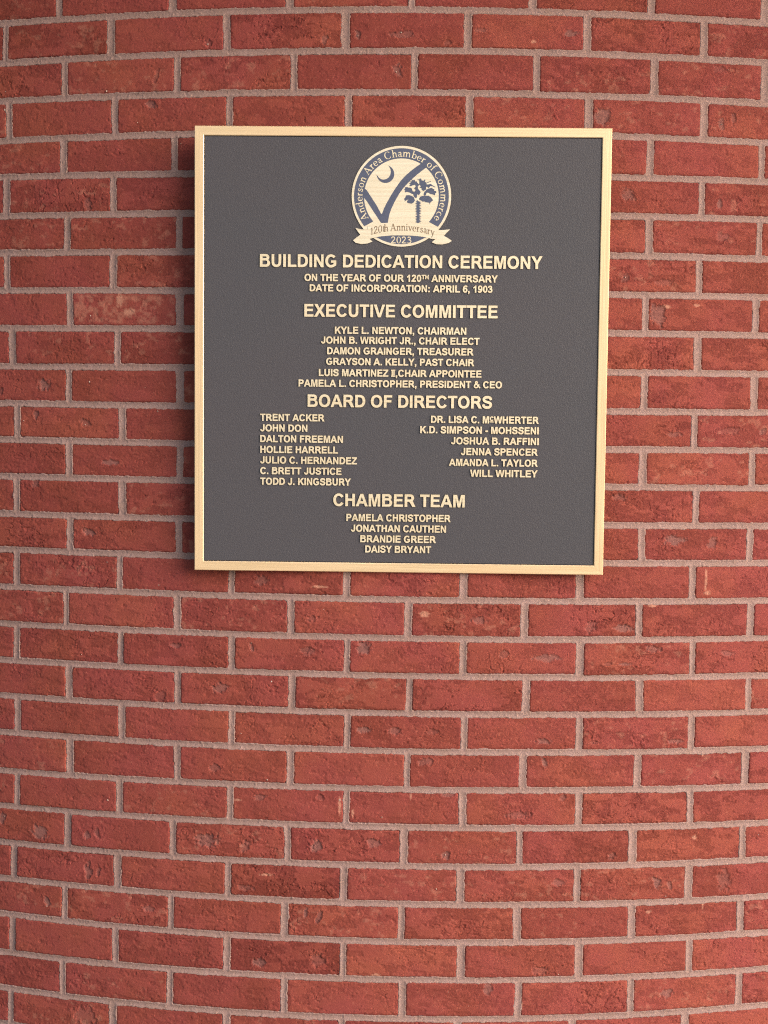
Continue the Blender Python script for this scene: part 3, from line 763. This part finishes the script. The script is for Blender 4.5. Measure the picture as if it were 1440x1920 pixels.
shape('crescent_moon', [(cr, [])], P, ZI, ZE - .0002, [BLUE], emblem)
# palmetto: spiky fans of leaves and a notched trunk
rp = random.Random(8)
PALM = """410,110 455,150 520,130 545,190 600,190 620,240 690,300 640,380 650,460 560,500 500,440 560,380 540,310 450,330 370,370 330,350 370,290 310,260 400,240 320,200 410,190
560,500 650,460 710,520 740,570 690,680 620,650 600,780 560,790 500,730 470,640 430,560 450,540 520,560
610,100 680,120 715,70 760,110 770,150 850,160 890,110 910,140 880,190 940,230 960,300 980,360 930,400 940,470 850,530 770,490 780,440 700,400 750,360 690,300 690,220 690,160
950,230 1100,170 1110,190 1010,230 960,250
950,300 1110,270 1140,310 1270,380 1260,400 1170,360 1090,350 1020,430 980,380
860,590 960,470 1030,440 1150,410 1170,450 1230,460 1230,520 1290,530 1310,590 1260,610 1260,680 1170,650 1100,640 1020,590 960,590 930,680 880,700 850,650
690,800 730,730 830,700 1030,700 1110,750 1170,820 1190,870 1150,890 1080,960 1070,1020 1050,950 980,940 900,930 880,900 820,920 760,870 700,860
180,400 240,390 300,410 390,420 430,460 450,540 480,640 440,640 340,590 240,560 190,590 170,540 190,510 140,490 180,450
220,690 330,680 440,720 500,760 540,870 490,950 420,990 310,970 250,940 260,890 320,830 250,860 160,910 180,860 140,820 190,780
600,860 640,870 730,950 690,970 640,930"""
palm = []
for ln in PALM.split('\n'):
    palm.append(([((110 + float(q.split(',')[0]) / 19.2) * 6.26, (75 + float(q.split(',')[1]) / 19.2) * 6.26) for q in ln.split()], []))
tr_l, tr_r = [], []
y = 760
while y < 1015:
    tr_l += [(892 + rp.uniform(-4, 4), y), (868 + rp.uniform(-4, 6), y + 9)]
    tr_r += [(914 + rp.uniform(-4, 4), y + 4), (942 + rp.uniform(-6, 4), y + 12)]
    y += 19
palm.append((tr_l + tr_r[::-1], []))
shape('palm_tree', palm, P, ZI + .00004, ZE - .0002, [BLUE], emblem)
# ribbon
rib_m = ([(312, 1062), (395, 1038), (520, 1020), (705, 1013), (890, 1020), (1020, 1036), (1128, 1064), (1128, 1205), (1075, 1205), (960, 1178), (820, 1166), (705, 1163), (590, 1166), (450, 1180), (322, 1212)], [])
tl_l = ([(168, 1082), (240, 1098), (316, 1100), (324, 1200), (372, 1240), (310, 1264), (240, 1272), (170, 1255), (142, 1228), (180, 1196), (226, 1162)], [])
tl_r = ([(1125, 1102), (1200, 1098), (1280, 1090), (1245, 1125), (1208, 1166), (1260, 1195), (1302, 1226), (1265, 1250), (1190, 1268), (1120, 1266), (1066, 1242), (1118, 1200)], [])
ribbon = shape('ribbon', [rib_m, tl_l, tl_r], P, ZE + .00055, ZP - .0003, [EMBLEM, DARK], emblem, .0006)

# serif letters of the emblem (cap height 660)
SG = {
 'A': (690, [stroke([(110, 10), (330, 655)], 46), stroke([(318, 660), (580, 10)], 100), rect(205, 205, 480, 248), rect(25, 0, 225, 30), rect(470, 0, 680, 30)]),
 'n': (510, [rect(75, 0, 165, 420), rect(20, 0, 220, 28), rect(20, 400, 120, 428), stroke([(150, 320), (215, 395), (310, 408), (375, 350), (388, 260), (388, 10)], 82), rect(320, 0, 465, 28)]),
 'm': (790, [rect(75, 0, 165, 420), rect(20, 0, 220, 28), rect(20, 400, 120, 428), stroke([(150, 320), (215, 395), (300, 408), (360, 350), (372, 260), (372, 10)], 82), rect(310, 0, 440, 28), stroke([(395, 320), (480, 395), (575, 408), (640, 350), (652, 260), (652, 10)], 82), rect(590, 0, 725, 28)]),
 'h': (510, [rect(75, 0, 165, 690), rect(20, 0, 220, 28), rect(20, 668, 120, 694), stroke([(150, 320), (215, 395), (310, 408), (375, 350), (388, 260), (388, 10)], 82), rect(320, 0, 465, 28)]),
 'd': (520, [ringp(238, 212, 208, 224, 118, 182, 24, 2), rect(345, 0, 432, 690), rect(285, 668, 400, 694), rect(400, 0, 495, 28)]),
 'b': (520, [ringp(288, 212, 208, 224, 118, 182, 24, 2), rect(85, 0, 172, 690), rect(30, 668, 140, 694)]),
 'e': (450, [sarc(228, 212, 205, 224, 112, 186, 0, 318), rect(60, 215, 430, 252)]),
 'r': (360, [rect(75, 0, 165, 420), rect(20, 0, 230, 28), rect(20, 400, 120, 428), stroke([(150, 300), (215, 390), (320, 392)], 78)]),
 's': (380, [stroke([(310, 330), (270, 395), (180, 402), (105, 350), (130, 270), (230, 215), (310, 155), (290, 60), (190, 25), (90, 60), (60, 120)], 66)]),
 'o': (500, [ringp(250, 212, 215, 224, 125, 184, 24, 2)]),
 'C': (690, [sarc(355, 330, 320, 342, 220, 305, 38, 322)]),
 'a': (430, [stroke([(85, 340), (150, 402), (240, 405), (305, 345), (310, 100), (345, 25), (400, 30)], 74), ringp(195, 120, 145, 128, 72, 84, 20, 2)]),
 'f': (320, [stroke([(310, 650), (240, 668), (170, 610), (155, 490), (155, 10)], 82), rect(45, 395, 300, 428), rect(60, 0, 260, 28)]),
 'c': (420, [sarc(225, 212, 200, 224, 112, 186, 45, 315)]),
 'i': (270, [rect(85, 0, 172, 420), rect(25, 0, 235, 28), rect(25, 400, 120, 428), ringp(128, 580, 55, 55, 6, 6, 12, 2)]),
 't': (310, [rect(105, 60, 190, 560), rect(25, 395, 285, 428), stroke([(148, 90), (170, 30), (270, 35)], 60)]),
 'v': (450, [stroke([(75, 420), (235, 8)], 88), stroke([(235, 8), (390, 420)], 44), rect(10, 400, 180, 428), rect(310, 400, 460, 428)]),
 'y': (450, [stroke([(75, 420), (250, 30)], 88), stroke([(400, 420), (250, 20), (150, -190), (70, -180)], 46), rect(10, 400, 180, 428), rect(310, 400, 460, 428)]),
 '1': (400, [rect(160, 0, 250, 640), rect(70, 0, 340, 28), rect(80, 560, 200, 600)]),
 '2': (500, [stroke([(75, 490), (130, 610), (260, 630), (370, 540), (330, 380), (190, 200), (70, 60)], 84), rect(45, 0, 455, 78)]),
 '0': (500, [ringp(250, 325, 210, 335, 120, 298, 26, 2)]),
 '3': (500, [stroke([(90, 530), (180, 625), (310, 600), (350, 490), (270, 370), (160, 345)], 78), stroke([(160, 350), (340, 310), (400, 190), (320, 60), (190, 15), (70, 60)], 82)]),
 ' ': (250, []),
}
def serif_run(txt, glyphs_at, ztop, zbase, mat, name, parent):
    vs, fs, ix = [], [], []
    c = 0
    for ch, fn in glyphs_at:
        for o, hs in SG[ch][1]:
            c += 1
            piece_faces(o, hs, fn, ztop, zbase, 0.0, vs, fs, ix, side_mat=0, dz=.00003 * (c % 4))
    return mesh_py(name, vs, fs, [mat], parent, ix)

def arc_text(txt, a_start, a_end, rad, size):
    """letters along a clockwise arc, feet at radius rad"""
    k = size / 660.0
    adv = [SG[ch][0] * k for ch in txt]
    need = math.radians(a_start - a_end) * rad
    extra = (need - sum(adv)) / (len(txt) - 1)
    out, pos = [], 0.0
    for ch, ad in zip(txt, adv):
        mid = pos + ad / 2
        ang = math.radians(a_start) - mid / rad
        ca, sa = math.cos(ang), math.sin(ang)
        def fn(px, py, ca=ca, sa=sa, half=SG[ch][0] / 2):
            u, v = (px - half) * k, rad + py * k
            return (EX + (v * ca + u * sa) * ER, EY + (v * sa - u * ca) * ER)
        out.append((ch, fn))
        pos += ad + extra
    return out
ring_text = 'Anderson Area Chamber of Commerce'
serif_run(ring_text, arc_text(ring_text, 214.5, -34.5, .785, .142), ZI + .00022, ZI - .0001, LETTER, 'ring_lettering', emblem)
# ribbon words climb over a shallow arch
def arch_text(runs, mat, name, parent, ztop):
    vs_at = []
    for txt, xa, xb, base_fn, size in runs:
        k = size / 660.0
        tot = sum(SG[c_][0] for c_ in txt)
        kx = (xb - xa) / tot
        pos = xa
        for ch in txt:
            w_ = SG[ch][0] * kx
            cx = pos + w_ / 2
            sl_ = (base_fn(cx + 8) - base_fn(cx - 8)) / 16
            def fn(px, py, pos=pos, cx=cx, sl_=sl_):
                xx = pos + px * kx
                return P(xx, base_fn(cx) + sl_ * (xx - cx) - py * k)
            vs_at.append((ch, fn))
            pos += w_
    return serif_run('', vs_at, ztop, ztop - .0004, mat, name, parent)
base1 = lambda x: 1108 + .00040 * (x - 715) ** 2
arch_text([('120', 342, 485, base1, 74), ('th', 487, 532, base1, 44), ('Anniversary', 576, 1100, base1, 84)], TAN, 'ribbon_lettering', emblem, ZE + .00055 + .0003)
arch_text([('2023', 585, 835, lambda x: 1258, 78)], LETTER, 'year_lettering', emblem, ZI + .00022)
